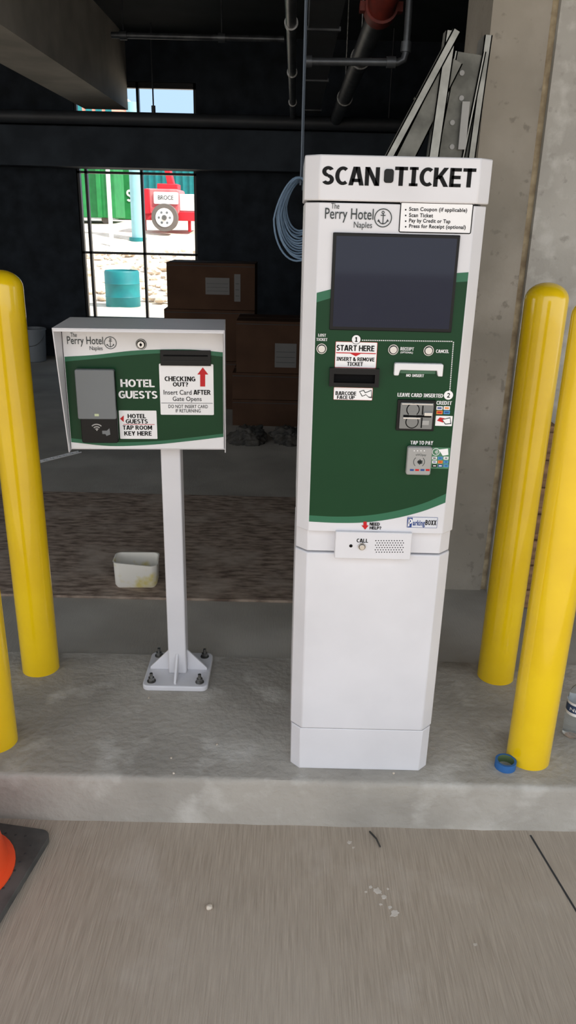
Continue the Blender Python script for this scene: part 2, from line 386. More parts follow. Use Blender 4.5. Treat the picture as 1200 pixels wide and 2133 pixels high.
window('window_2', ul, ur, ub, ut, [ony(285, 200, WY).x], [ony(300, 180, WY).z])
# girder on back wall
g0 = ony(300, 350, 8.6).z; g1 = ony(300, 266, 8.6).z
mb = MB(); mb.box(-6.9, 4.0, 8.6, 9.0, g0, g1, GIRD); mb.build('trim_1', kind='structure', label='charcoal painted horizontal girder', category='girder')
# ceiling beam
bx = ony(262, 160, 8.95).x; bz = ony(262, 228, 8.95).z
mb = MB(); mb.box(bx - .45, bx, 1.5, 8.99, bz, CZ, BEAMM); mb.build('trim_2', kind='structure', label='deep grey concrete ceiling beam', category='beam')
# right concrete column and wall
RY = 3.1
cl = ony(1016, 120, RY).x; jx = ony(1122, 300, RY).x
mb = MB(); mb.box(cl, jx - .012, RY, RY + .45, -.1, CZ, COLM); mb.build('wall_right', kind='structure', label='tan grey concrete column', category='column')
mb = MB(); mb.box(jx - .012, jx + .012, RY + .01, RY + .3, -.1, CZ, JOINT); mb.build('trim_3', kind='structure', label='foam-filled expansion joint in wall', category='joint')
mb = MB(); mb.box(jx + .012, 7.5, RY - .02, RY + .45, -.1, CZ, COLM2); mb.build('wall_front', kind='structure', label='pale mottled concrete wall', category='wall')
mb = MB(); mb.box(3.6, 3.8, RY + .46, 9.2, -.1, CZ, WALLB); mb.build('wall_side', kind='structure', label='black painted side wall', category='wall')
# road joint
a = onz(1108, 1745, RZ); b = onz(1200, 1897, RZ); d = (b - a).normalized(); n = Vector((-d.y, d.x, 0)) * .003; b = a + d * 1.6; a = a - d * .01
mb = MB(); z = RZ + .0006
mb.add([(a.x - n.x, a.y - n.y, z), (a.x + n.x, a.y + n.y, z), (b.x + n.x, b.y + n.y, z), (b.x - n.x, b.y - n.y, z)], [(0, 1, 2, 3)], SEAM)
mb.build('trim_4', kind='structure', label='saw-cut control joint in driveway', category='joint')
# plaster spills
def blob(px, py, r, z):
    c = onz(px, py, z); mb = MB(); pts = []
    for k in range(26):
        t = 2 * math.pi * k / 26; q = r * (.6 + 1.0 * abs(noise.noise(Vector((math.cos(t) * 2.2, math.sin(t) * 2.2, px * .37))))); pts.append((c.x + q * math.cos(t) * 1.1, c.y + q * math.sin(t)))
    mb.prism(pts, 'z', z, z + .0008, CHIP); return mb.build('plaster_spill', label='dried white plaster splatter on the driveway', category='spill', group='plaster splatters')
for px, py, r in ((786, 1856, .012), (800, 1868, .008), (822, 1902, .012), (728, 1755, .007), (772, 1848, .005), (808, 1852, .004), (793, 1884, .004), (812, 1890, .005), (736, 1766, .004), (990, 1968, .005), (762, 1858, .004)):
    blob(px, py, r, RZ)
def pebble(px, py, r, z, lab):
    c = onz(px, py, z); mb = MB(); bm = bmesh.new(); bmesh.ops.create_icosphere(bm, subdivisions=2, radius=r)
    for v in bm.verts: v.co *= random.uniform(.8, 1.15)
    mb.add([(c.x + v.co.x, c.y + v.co.y, z + r * .7 + v.co.z * .8) for v in bm.verts], [[v.index for v in f.verts] for f in bm.faces], ROCK); bm.free()
    mb.build('pebble', label=lab, category='stone')
pebble(436, 1893, .009, RZ, 'small pale stone on the driveway')
for px, py in ((362, 1612), (357, 1580), (452, 1552), (310, 1455), (820, 1612)): pebble(px, py, .0035, 0, 'tiny concrete crumb on the curb')
a = onz(770, 1732, RZ + .004); b = onz(792, 1764, RZ + .004)
mb = MB(); mb.tube([a, (a + b) / 2 + Vector((.004, 0, .002)), b], .0026, DEBR, 6); mb.build('twig', label='thin dark twig on the driveway', category='twig')
# ================================================================== PAY STATION
KY = 1.856; kd = .175
kx = ony(748, 1600, KY).x
kiosk = empty('parking_pay_station', (kx, KY + kd, 0), 'tall white and green parking pay station kiosk with screen', 'pay station')
KM = Matrix.Translation((kx, KY + kd, 0))
def outl(hw, yf, yb, ch): return [(-hw, yb), (-hw, yf + ch), (-hw + ch, yf), (hw - ch, yf), (hw, yf + ch), (hw, yb)]
yU = -kd - .012; yH = -kd - .018
zD0, zD1, zT = .763, 1.553, 1.65
mb = MB(); mb.prism(outl(.203, -kd + .003, kd, .026), 'z', .0, .141, WHITE); mb.build('plinth', kiosk, bevel=.002)
mb = MB(); mb.prism(outl(.206, -kd, kd, .032), 'z', .144, .697, WHITE); mb.build('lower_cabinet', kiosk, bevel=.003)
mb = MB(); mb.prism(outl(.2, -kd + .03, kd - .005, .026), 'z', .1415, 1.556, SEAM); mb.build('inner_frame', kiosk)
mb = MB(); mb.prism(outl(.2045, -kd + .006, kd, .03), 'z', .700, .760, WHITE); mb.build('waist_band', kiosk, bevel=.002)
mb = MB(); mb.prism(outl(.205, yU, -.06, .031), 'z', zD0, zD1, WHITE); door = mb.build('front_door', kiosk, bevel=.002)
mb = MB(); mb.box(-.206, .206, -.057, kd, zD0, zD1, WHITE); mb.build('rear_cabinet', kiosk, bevel=.003)
mb = MB(); mb.prism(outl(.2085, yH, kd + .003, .033), 'z', 1.557, zT, WHITE); header = mb.build('header_cap', kiosk, bevel=.003)
FH = Face(KM, yH); FD = Face(KM, yU)
mb = MB(); FH.text(mb, 'SCAN', 671, 347, 791, 386, BLACK, bold=.055, lay=.0006); mb.build('lettering', header, label='bold black header lettering', smooth=0)
mb = MB(); FH.text(mb, 'TICKET', 822, 349, 991, 389, BLACK, bold=.055, lay=.0006); mb.build('lettering', header, label='bold black header lettering', smooth=0)
mb = MB(); q = FH.bb(800, 352, 820, 381); mb.prism(rrpts(*q, .006), 'y', yH - .003, yH + .001, BPLAS); mb.build('scanner_window', header, bevel=.001, label='black barcode scanner window')
# --- graphics on door
mb = MB(); pw = .205 - .031 - .001
T1 = [(652, 612), (700, 600), (760, 588), (850, 576), (976, 567)]; T2 = [(652, 632), (700, 618), (760, 606), (850, 595), (976, 586)]
B1 = [(640, 1073), (700, 1076), (760, 1074), (820, 1065), (880, 1049), (930, 1028)]; B2 = [(640, 1086), (700, 1089), (760, 1088), (820, 1080), (880, 1065), (930, 1046)]
FD.strip(mb, T1, T2, -pw, pw, LGREEN); FD.strip(mb, T2, B1, -pw, pw, GREEN); FD.strip(mb, B1, B2, -pw, pw, LGREEN)
FD.logo(mb, (690, 423, 707, 435), (677, 434, 778, 464), (737, 462, 775, 479), (798, 454, 18.5))
FD.rr(mb, 832, 422, 984, 486, STK); FD.frame(mb, 832, 422, 984, 486, .0022, BLACK, r=.004)
for i, t in enumerate(['Scan Coupon (if applicable)', 'Scan Ticket', 'Pay by Credit or Tap', 'Press for Receipt (optional)']):
    w = (973, 902, 938, 970)[i]; y = 432.5 + i * 11.8; hh_ = (10.5, 8.4, 10.5, 10.5)[i]
    FD.text(mb, t, 852, y, w, y + hh_, BLACK, bold=.022); FD.disc(mb, 845, y + 4.5, 1.7, BLACK, n=10)
FD.text(mb, 'LOST', 663, 695, 679, 701, STK); FD.text(mb, 'TICKET', 659, 704, 682, 710, STK)
FD.rr(mb, 698, 712, 785, 766, STK); FD.frame(mb, 698, 712, 785, 766, .0008, RED, r=.002)
FD.disc(mb, 742, 707, 10, STK, .0018); FD.disc(mb, 742, 707, 10, BLACK, .002, inner=.9); FD.text(mb, '1', 739, 702, 745, 712, BLACK, lay=.0022, bold=.04)
FD.text(mb, 'START HERE', 701, 719, 780, 731, BLACK, bold=.05)
FD.rr(mb, 700, 734.5, 783, 736.5, RED, .0016, .0002); FD.poly(mb, [(727, 735), (755, 735), (741, 742)], RED, .0017)
FD.text(mb, 'INSERT & REMOVE', 701, 744, 780, 752, BLACK, bold=.035); FD.text(mb, 'TICKET', 723, 754, 756, 762, BLACK, bold=.035)
for k in range(48): FD.rr(mb, 754 + k * 3.95, 707.6 + k * .05, 756.4 + k * 3.95, 709.6 + k * .05, STK, .0012, .0002)
for k in range(27): FD.rr(mb, 943.5 - k * .29, 712 + k * 3.85, 945.5 - k * .29, 714.4 + k * 3.85, STK, .0012, .0002)
FD.text(mb, 'RECEIPT', 834, 723, 862, 730, STK); FD.text(mb, '(OPTIONAL)', 834, 732, 860, 737, STK, bold=.02)
FD.text(mb, 'CANCEL', 908, 728, 935, 735, STK)
FD.text(mb, 'NO INSERT', 846, 779, 883, 785, STK)
FD.rr(mb, 695, 807, 776, 833, STK); FD.frame(mb, 695, 807, 776, 833, .0005, RED, r=.002)
FD.text(mb, 'BARCODE', 699, 815, 742, 823, BLACK, bold=.035); FD.text(mb, 'FACE UP', 702, 824, 739, 831, BLACK, bold=.035)
FD.poly(mb, [(748, 815), (758, 812), (764, 822), (754, 826)], GREY, .0016); FD.poly(mb, [(750, 816), (757, 814), (762, 821), (755, 824)], STK, .0018)
FD.poly(mb, [(758, 818), (774, 812), (775, 829), (768, 828)], GREY, .0017); FD.poly(mb, [(760, 819), (773, 814), (773, 826), (768, 826)], STK, .0019)
FD.text(mb, 'LEAVE CARD INSERTED', 828, 819, 923, 827, STK, bold=.035)
FD.disc(mb, 934, 823, 9.5, STK, .0018); FD.text(mb, '2', 931, 818, 937, 828, BLACK, lay=.0022, bold=.04)
FD.text(mb, 'CREDIT', 909, 835, 941, 843, STK, bold=.035)
for i in range(4):
    x = 909 + (i % 2) * 15; y = 846 + (i // 2) * 9
    FD.rr(mb, x, y, x + 13, y + 7.5, (STK, STK, ORANGE, CYAN)[i], .0012, .0006); FD.rr(mb, x + 2, y + 2, x + 11, y + 5.5, (BLUE, ORANGE, RED, BLUE)[i], .0015, .0004)
FD.rr(mb, 907, 866, 942, 887, STK, .0012, .001)
FD.poly(mb, [(910, 876), (916, 869), (926, 871), (923, 880)], RED, .0016); FD.poly(mb, [(920, 873), (938, 869), (940, 883), (927, 884)], GREY, .0017); FD.poly(mb, [(922, 874), (937, 871), (938, 881), (928, 882)], STK, .0019)
FD.text(mb, 'TAP TO PAY', 855, 918, 902, 926, STK, bold=.035)
FD.rr(mb, 898, 932, 936, 976, mat('pale_green_film', (64, 122, 88), .4), .0010, .001)
FD.disc(mb, 908, 941, 8, STK, .0015, inner=.85); FD.tapicon(mb, 905, 941, 7, STK, rot=-90)
FD.poly(mb, [(914, 936), (933, 934), (934, 947), (922, 949)], STK, .0016)
for i in range(9):
    x = 900 + (i % 3) * 12; y = 951 + (i // 3) * 8
    FD.rr(mb, x, y, x + 10, y + 6, (STK, CYAN, STK, STK, ORANGE, CYAN, BLACK, BLUE, CYAN)[i], .0013, .0004)
    FD.rr(mb, x + 2, y + 2, x + 8, y + 4, (BLACK, BLUE, GREY, BLUE, RED, BLUE, STK, STK, BLUE)[i], .0015, .0003)
FD.poly(mb, [(757, 1086), (764, 1086), (764, 1094), (768, 1094), (760.5, 1103), (753, 1094), (757, 1094)], RED)
FD.text(mb, 'NEED', 770, 1088, 791, 1094.5, BLACK, bold=.035); FD.text(mb, 'HELP?', 770, 1096, 794, 1102.5, BLACK, bold=.035)
FD.rr(mb, 848, 1077, 911, 1099, mat('logo_grey', (214, 216, 222), .4), .001, .0005); FD.frame(mb, 848, 1077, 911, 1099, .0008, BLUE, r=.0009)
FD.poly(mb, [(849, 1078), (860, 1078), (857, 1098), (849, 1098)], BLUE, .0013); FD.text(mb, 'P', 850.5, 1080, 858.5, 1096, STK, bold=.04)
FD.text(mb, 'arking', 860, 1083, 885, 1098, BLUE, bold=.028); FD.text(mb, 'BOXX', 886, 1083, 909, 1093.5, BLACK, bold=.05)
mb.build('door_graphics', door, smooth=0)
# --- screen
X = FD.bb(690, 487, 950, 690, yU - .005); mb = MB(); mb.prism(rrpts(*X, .002), 'y', yU - .006, yU, BPLAS); bez = mb.build('display_screen', kiosk, bevel=.0015, label='black bezel display screen')
X = FD.bb(697, 494, 944, 683, yU - .006); mb = MB(); mb.prism(rrpts(*X, .001), 'y', yU - .0068, yU - .0055, SCREEN); mb.build('screen_glass', bez)
def button(parent, fc, px, py, r, c):
    x, z = fc.p(px, py); R = fc.p(px + r, py)[0] - x; mb = MB()
    mb.cyl((x, c, z), (x, c - .004, z), R, R * .93, CHROME); mb.cyl((x, c - .004, z), (x, c - .0045, z), R * .8, R * .8, BPLAS)
    mb.cyl((x, c - .004, z), (x, c - .0075, z), R * .72, R * .62, CHROME)
    mb.build('push_button', parent, label='round chrome push button')
button(kiosk, FD, 670, 726, 11.5, yU); button(kiosk, FD, 819, 728, 11.5, yU); button(kiosk, FD, 892.5, 730, 11.5, yU)
# ticket slot
X = FD.bb(686, 766, 789, 804); Y = FD.bb(695, 778, 780, 796); mb = MB()
mb.box(X[0], X[1], yU - .012, yU, Y[3], X[3], BPLAS); mb.box(X[0], X[1], yU - .012, yU, X[2], Y[2], BPLAS)
mb.box(X[0], Y[0], yU - .012, yU, Y[2], Y[3], BPLAS); mb.box(Y[1], X[1], yU - .012, yU, Y[2], Y[3], BPLAS); mb.box(Y[0], Y[1], yU - .003, yU, Y[2], Y[3], DARK)
mb.build('ticket_slot', kiosk, label='black ticket slot bezel')
# receipt chute
X = FD.bb(820, 755, 921, 781); h = X[3] - X[2]; mb = MB()
mb.prism([(X[0], X[2]), (X[0] + .011, X[2]), (X[0] + .014, X[2] + h * .45), (X[1] - .014, X[2] + h * .45), (X[1] - .011, X[2]), (X[1], X[2]), (X[1], X[3] - .002), (X[1] - .004, X[3]), (X[0] + .004, X[3]), (X[0], X[3] - .002)], 'y', yU - .016, yU, WHITE2)
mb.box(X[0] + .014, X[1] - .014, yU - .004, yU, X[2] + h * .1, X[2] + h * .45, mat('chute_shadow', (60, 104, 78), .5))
mb.build('receipt_chute', kiosk, label='white receipt outlet bracket', bevel=.002)
# card reader
X = FD.bb(826, 832, 905, 896); mb = MB(); mb.prism(rrpts(*X, .002), 'y', yU - .007, yU, BPLAS)
cr = mb.build('card_reader', kiosk, bevel=.001)
X = FD.bb(832, 837, 900, 891); w = X[1] - X[0]; h = X[3] - X[2]; mb = MB(); mb.prism(rrpts(*X, .002), 'y', yU - .012, yU - .006, READM); c = yU - .0122
for dz in (.74, .27):
    x = X[0] + w * .38; z = X[2] + h * dz; mb.cyl((x, c, z), (x, c - .0006, z), h * .25, h * .25, DARK, 28); mb.cyl((x, c - .0006, z), (x, c - .0012, z), h * .215, h * .215, READM, 28)
mb.box(X[0] + w * .26, X[0] + w * .50, c - .0014, c, X[2] + h * .3, X[2] + h * .68, READM)
mb.box(X[0] + w * .1, X[1] - w * .05, c - .002, c, X[2] + h * .46, X[2] + h * .53, DARK)
mb.box(X[0] + w * .1, X[0] + w * .62, c - .003, c, X[2] + h * .39, X[2] + h * .45, CHROME)
mb.box(X[0] + w * .72, X[1] - w * .04, c - .008, c, X[2] + h * .54, X[2] + h * .66, CHROME); mb.box(X[0] + w * .66, X[1] - w * .1, c - .001, c, X[2] + h * .16, X[2] + h * .34, LPLAS)
mb.box(X[0] + w * .03, X[1] - w * .03, c - .002, c, X[3] - h * .07, X[3] - h * .02, CHROME)
mb.box(X[0] + w * .66, X[0] + w * .69, c - .002, c, X[2] + h * .05, X[2] + h * .44, DARK); mb.box(X[0] + w * .66, X[0] + w * .69, c - .002, c, X[2] + h * .56, X[2] + h * .9, DARK)
mb.build('reader_faceplate', cr, bevel=.0004, label='metal card insert faceplate')
# tap reader
X = FD.bb(848, 932, 899, 990, yU - .018); mb = MB(); mb.prism(rrpts(*X, .005), 'y', yU - .018, yU, LPLAS); tr = mb.build('contactless_reader', kiosk, bevel=.003, label='grey contactless payment reader')
FT = Face(KM, yU - .018); mb = MB(); FT.text(mb, 'viVOpay', 866, 945, 888, 951, GREY, .0004, 0); FT.tapicon(mb, 868, 962, 9, BLACK, .0004, rot=-90)
FT.disc(mb, 873, 962, 12, GREY, .0004, inner=.9, a0=-50, a1=50); FT.disc(mb, 873, 962, 12, GREY, .0004, inner=.9, a0=130, a1=230); FT.rr(mb, 871, 959, 880, 966, GREY, .0004, .001)
for i in range(4): FT.rr(mb, 854 + i * 11, 977, 862 + i * 11, 981, (BLUE, RED, BLUE, RED)[i], .0004, .0004); FT.disc(mb, 863 + i * 7, 939, 1.2, STK, .0004, n=8)
mb.build('reader_markings', tr, smooth=0)
# intercom
cI = -kd - .022; X = FD.bb(698, 1109, 857, 1165, cI); mb = MB(); mb.prism(rrpts(*X, .002), 'y', cI, -kd + .01, WHITE); ic = mb.build('intercom_panel', kiosk, bevel=.002)
FI = Face(KM, cI); mb = MB(); FI.text(mb, 'CALL', 743, 1122, 767, 1130, BLACK, .0004, .04); FI.disc(mb, 731, 1137, 3.6, BLACK, .0005)
for r_ in range(6):
    for k in range(11): FI.disc(mb, 783 + k * 5.5 + (r_ % 2) * 2.7 - (.3 * r_), 1126 + r_ * 4.8, 1.25, BLACK, .0005, n=8)
mb.build('intercom_markings', ic, label='call lettering with speaker perforations', smooth=0)
button(ic, FI, 754, 1138, 8.5, cI)
# ================================================================== CARD READER PEDESTAL
pc = onz(373, 1403, 0); yaw = math.radians(.3); eyaw = math.radians(4.0)
ped = empty('card_reader_pedestal', (pc.x, pc.y, 0), 'white pedestal with hooded green and white hotel key card reader box', 'card reader stand', rz=yaw)
PM = Matrix.Translation((pc.x, pc.y, 0)) @ Matrix.Rotation(yaw + eyaw, 4, 'Z')
mb = MB(); mb.prism(rrpts(-.112, .112, -.112, .112, .022), 'z', 0, .02, WHITE); mb.build('base_plate', ped, bevel=.004)
mb = MB(); mb.box(-.031, .031, -.031, .031, .02, .87, WHITE); mb.build('post', ped, bevel=.004)
for ax, sg in (('x', 1), ('x', -1), ('y', 1), ('y', -1)):
    mb = MB(); tri = [(.031 * sg, .02), (.1 * sg, .02), (.1 * sg, .028), (.031 * sg, .1)]
    mb.prism(tri, 'x' if ax == 'y' else 'y', -.004, .004, WHITE); mb.build('gusset', ped, bevel=.001)
for sx in (-1, 1):
    for sy in (-1, 1):
        x, y = sx * .083, sy * .083; mb = MB(); mb.cyl((x, y, .02), (x, y, .023), .015, .015, STEEL); mb.cyl((x, y, .023), (x, y, .036), .011, .011, STEEL, 6); mb.cyl((x, y, .036), (x, y, .052), .006, .0055, STEEL, 14)
        mb.build('anchor_bolt', ped, label='zinc anchor bolt with hex nut', smooth=30)
yF, yP, yB, zt, zb = -.187, -.087, .065, 1.225, .846
FF = Face(PM, yF); FP = Face(PM, yP)
xl = FF.p(108, 688)[0]; xr = FF.p(468, 692)[0]; t = .003
mb = MB(); prof = [(yF, zt), (yB, zt), (yB, zb), (yP - .016, zb)]
mb.prism(prof, 'x', xl, xl + t, WHITE); mb.prism(prof, 'x', xr - t, xr, WHITE)
mb.box(xl + t, xr - t, yF, yB, zt - t, zt, WHITE); mb.box(xl + t, xr - t, yB - t, yB, zb, zt - t, WHITE); mb.box(xl + t, xr - t, yP + .005, yB - t, zb + .004, zb + .007, WHITE)
mb.box(xl + t, xr - t, yF, yF + t, zt - .010, zt - t, WHITE)
E_ = [mb.build('enclosure', ped, bevel=.0008, label='white hooded sheet metal enclosure')]
px0, px1, pz0, pz1 = xl + t + .002, xr - t - .002, zb + .008, zt - t - .002
mb = MB(); mb.box(px0, px1, yP, yP + .005, pz0, pz1, WHITE2); pan = mb.build('front_panel', ped, bevel=.001); E_.append(pan)
mb = MB()
T1 = [(135, 743), (200, 739), (270, 731), (330, 728), (400, 728), (456, 733)]; T2 = [(135, 753), (200, 747), (270, 740), (330, 736), (400, 736), (456, 742)]
B1 = [(150, 913), (230, 921), (320, 919), (400, 911), (458, 904)]; B2 = [(150, 921), (230, 929), (320, 926), (400, 918), (458, 911)]
e0, e1 = px0 + .002, px1 - .002
FP.strip(mb, T1, T2, e0, e1, LGREEN); FP.strip(mb, T2, B1, e0, e1, GREEN); FP.strip(mb, B1, B2, e0, e1, LGREEN)
FP.logo(mb, (147, 693, 160, 702), (140, 701, 215, 722), (187, 721, 214, 732), (230, 714, 13))
FP.text(mb, 'HOTEL', 251, 790, 322, 806, STK, bold=.05); FP.text(mb, 'GUESTS', 247, 814, 328, 830, STK, bold=.05)
FP.rr(mb, 333, 758, 445, 864, STK, .001, .003)
FP.text(mb, 'CHECKING', 343, 784, 407, 794, BLACK, bold=.035); FP.text(mb, 'OUT?', 360, 796, 392, 805, BLACK, bold=.035)
FP.poly(mb, [(422.5, 765), (434, 780), (427.5, 780), (427.5, 805), (417, 805), (417, 780), (411, 780)], RED)
FP.text(mb, 'Insert Card', 341, 812, 399, 822, BLACK, bold=.006); FP.text(mb, 'AFTER', 403, 812, 439, 822, BLACK, bold=.04)
FP.text(mb, 'Gate Opens', 360, 826, 420, 838, BLACK, bold=.006); FP.rr(mb, 336, 839, 443, 840, GREY, .0013, .0001)
FP.text(mb, 'DO NOT INSERT CARD', 351, 843, 433, 850, BLACK, bold=.006); FP.text(mb, 'IF RETURNING', 366, 852, 418, 859, BLACK, bold=.006)
FP.rr(mb, 249, 855, 327, 914, STK, .001, .002)
FP.text(mb, 'HOTEL', 266, 862, 304, 871, BLACK, bold=.04); FP.text(mb, 'GUESTS', 262, 873, 308, 882, BLACK, bold=.04)
FP.poly(mb, [(250, 872), (258, 865), (258, 879)], RED); FP.rr(mb, 257, 883.2, 322, 884.4, RED, .0013, .0001)
FP.text(mb, 'TAP ROOM', 256, 886, 317, 895, BLACK, bold=.04); FP.text(mb, 'KEY HERE', 259, 898, 316, 907, BLACK, bold=.04)
mb.build('panel_graphics', pan, smooth=0)
X = FP.bb(334, 730, 439, 762, yP - .008); mb = MB(); mb.prism(rrpts(*X, .001), 'y', yP - .008, yP, BPLAS); w = X[1] - X[0]; h = X[3] - X[2]
mb.box(X[0] + w * .06, X[1] - w * .06, yP - .011, yP - .008, X[2] + h * .62, X[2] + h * .7, DARK); mb.box(X[0] + w * .06, X[1] - w * .06, yP - .011, yP - .008, X[2] + h * .3, X[2] + h * .33, SEAM)
E_.append(mb.build('card_slot', ped, label='black card slot bezel', bevel=.0006))
x, z = FP.p(294, 717); mb = MB(); mb.cyl((x, yP, z), (x, yP - .005, z), .016, .014, STEEL); mb.cyl((x, yP - .005, z), (x, yP - .0055, z), .012, .012, DARK); mb.cyl((x, yP - .005, z), (x, yP - .011, z), .0105, .0095, CHROME); mb.cyl((x, yP - .011, z), (x, yP - .0112, z), .004, .004, DARK, 12)
mb.box(x - .0008, x + .0008, yP - .0116, yP - .011, z - .006, z + .006, DARK); E_.append(mb.build('cam_lock', ped, label='round chrome cam lock'))
# rfid reader
cR = yP - .026; X = FP.bb(159, 770, 240, 873, cR); Xb = FP.bb(166, 873, 245, 923, cR + .001)
mb = MB(); mb.prism(rrpts(X[0] + .006, Xb[1], Xb[2], X[3] - .002, .006), 'y', cR + .002, yP, BPLAS); rd = mb.build('key_card_reader', ped, bevel=.002, label='grey and black proximity key card reader'); E_.append(rd)
mb = MB(); mb.prism(rrpts(X[0], X[1], X[2], X[3], .005), 'y', cR - .003, cR + .018, GPLAS); cov = mb.build('reader_cover', rd, bevel=.002, label='grey plastic reader cover')
FR = Face(PM, cR - .003); mb = MB(); FR.rr(mb, 197, 862, 206, 867, mat('indicator_lamp', (190, 200, 160), .3), .0004, .0005); mb.build('indicator_light', rd)
FR2 = Face(PM, cR + .002); mb = MB(); FR2.tapicon(mb, 202, 897, 15, LPLAS, .0006, rot=0); FR2.disc(mb, 202, 896, 1.5, LPLAS, .0006, n=8)
FR2.rr(mb, 213, 897, 224, 904, GPLAS, .0006, .001); FR2.poly(mb, [(218, 901), (228, 892), (230, 905), (222, 908)], GPLAS, .0007); mb.build('reader_markings', rd, smooth=0)
for o in E_: o.rotation_euler = (0, 0, eyaw)
# ================================================================== BOLLARDS
def bollard(px, py, label, h=1.36, r=.064):
    f = onz(px, py, 0); c = (f.x, f.y + r, 0); mb = MB()
    prof = [(r, 0)] + [(r, h * k / 12 - .001 * k) for k in range(1, 12)] + [(r, h - .05)]
    for k in range(1, 9):
        t = math.pi / 2 * k / 8; prof.append((max(r * math.cos(t), 0), h - .05 + .05 * math.sin(t)))
    mb.lathe((0, 0, 0), prof, YEL, 48); o = mb.build('bollard', label=label, category='bollard', group='yellow safety bollards', smooth=50); o.location = c; return o
bollard(74, 1411, 'glossy yellow domed safety bollard on the curb')
bollard(-24, 1572, 'glossy yellow domed safety bollard on the curb')
bollard(1041, 1428, 'glossy yellow domed safety bollard on the curb')
bollard(1112, 1606, 'glossy yellow domed safety bollard beside blue tape roll')
# ================================================================== small things
c = onz(1052, 1597, 0); mb = MB(); R, r, h = .031, .024, .024
mb.lathe((0, 0, 0), [(r, 0), (R, 0), (R, h), (r, h)], TAPE, 32, False, False)
mb.lathe((0, 0, 0), [(r, h), (r, 0)], TAPEI, 32, False, False)
o = mb.build('tape_roll', label='blue masking tape roll lying on the curb', category='tape'); o.location = c
# bottle
bp_ = onz(1192, 1529, 0); bot = empty('water_bottle', (bp_.x, bp_.y, 0), 'clear plastic water bottle standing on the curb', 'bottle')
mb = MB(); prof = [(.004, .004), (.026, 0)]
for k in range(14):
    z = .006 + k * .009; prof.append((.032 - (.0014 if k % 2 else 0), z))
prof += [(.032, .135), (.030, .15), (.024, .168), (.014, .182), (.0125, .186), (.0125, .19)]
mb.lathe((0, 0, 0), prof, GLASSP, 32); mb.build('bottle_body', bot, smooth=60)
mb = MB(); mb.lathe((0, 0, 0), [(.0145, .188), (.0148, .202), (.013, .203)], STK, 24); mb.build('cap', bot, label='white screw cap')
mb = MB(); mb.lathe((0, 0, 0), [(.0328, .085), (.0328, .13)], STK, 32, False, False)
mb.lathe((0, 0, 0), [(.033, .095), (.033, .122)], LABB, 32, False, False)
vs, fs = textgeo('Niagara', .01); a = max(v[0] for v in vs)
mb.add([(.0336 * math.sin((v[0] / a - .5) * 2.2), -.0336 * math.cos((v[0] / a - .5) * 2.2), .102 + v[1] * .016) for v in vs], fs, STK)
mb.build('bottle_label', bot, label='blue and white wrap label')
# traffic cone
cc = Vector((-.868, 1.585, RZ)); cone = empty('traffic_cone', cc, 'orange traffic cone with worn black rubber base', 'traffic cone', rz=math.radians(-9))
mb = MB(); mb.prism(rrpts(-.185, .185, -.185, .185, .03), 'z', 0, .022, RUB)
for sx in (-1, 1):
    for k in range(9):
        mb.cyl((sx * .15, -.12 + k * .03, .0215), (sx * .15, -.12 + k * .03, .0235), .004, .003, SEAM, 10); mb.cyl((-.12 + k * .03, sx * .15, .0215), (-.12 + k * .03, sx * .15, .0235), .004, .003, SEAM, 10)
mb.build('cone_base', cone, bevel=.006, label='black rubber base')
mb = MB(); mb.lathe((0, 0, 0), [(.15, .0225), (.15, .028), (.132, .034), (.03, .68), (.022, .7), (.02, .7)], ORC, 40); mb.build('cone_body', cone, label='bright orange plastic cone', smooth=30)
# tub
c = onz(281, 1226, 0); tub = MB()
def ring(x, y, z, r): return [(u, w, z) for u, w in rrpts(-x, x, -y, y, r, 6)]
rings = [ring(.084, .050, 0, .02), ring(.091, .056, .012, .025), ring(.094, .058, .118, .028), ring(.097, .061, .121, .028), ring(.091, .055, .121, .026), ring(.086, .051, .012, .02)]
vs = sum(rings, []); n = len(rings[0]); vs = [(x, y, z - (.014 if (x > .06 and z > .1 and y < 0) else 0)) for x, y, z in vs]
fs = [(j * n + i, j * n + (i + 1) % n, (j + 1) * n + (i + 1) % n, (j + 1) * n + i) for j in range(5) for i in range(n)] + [tuple(range(n)), tuple(range(5 * n, 6 * n))]
tub.add(vs, fs, TUBM); o = tub.build('plastic_tub', label='open white plastic tub with yellow paint stains', category='tub'); o.location = (c.x, c.y + .06, 0.0); o.rotation_euler = (0, 0, .05)
# dirty board
mb = MB(); y0 = onz(300, 1244, 0).y; y1 = onz(300, 1028, 0).y
a = onz(612, 1247, 0).x; mb.box(-2.9, a + .35, y0, y1, FZ, FZ + .012, MATM); mb.build('floor_board', label='dirty brown wood board sheet covering the floor', category='board', bevel=.002)
# perforated strip
a = onz(70, 966, FZ); b = onz(166, 942, FZ); d = (b - a); n_ = 14; mb = MB(); nrm = Vector((-d.y, d.x, 0)).normalized() * .018; e = d / n_
for sgn in (-1, 1): mb.tube([a + nrm * sgn + Vector((0, 0, .004)), b + nrm * sgn + Vector((0, 0, .004))], .0045, STK, 6)
for k in range(n_):
    s_ = 1 if k % 2 else -1; p = a + e * k - nrm * s_; q = a + e * (k + 1) + nrm * s_; mb.tube([p + Vector((0, 0, .004)), q + Vector((0, 0, .004))], .004, STK, 6)
mb.build('perforated_strip', label='white perforated corner bead strip lying on floor', category='metal strip')
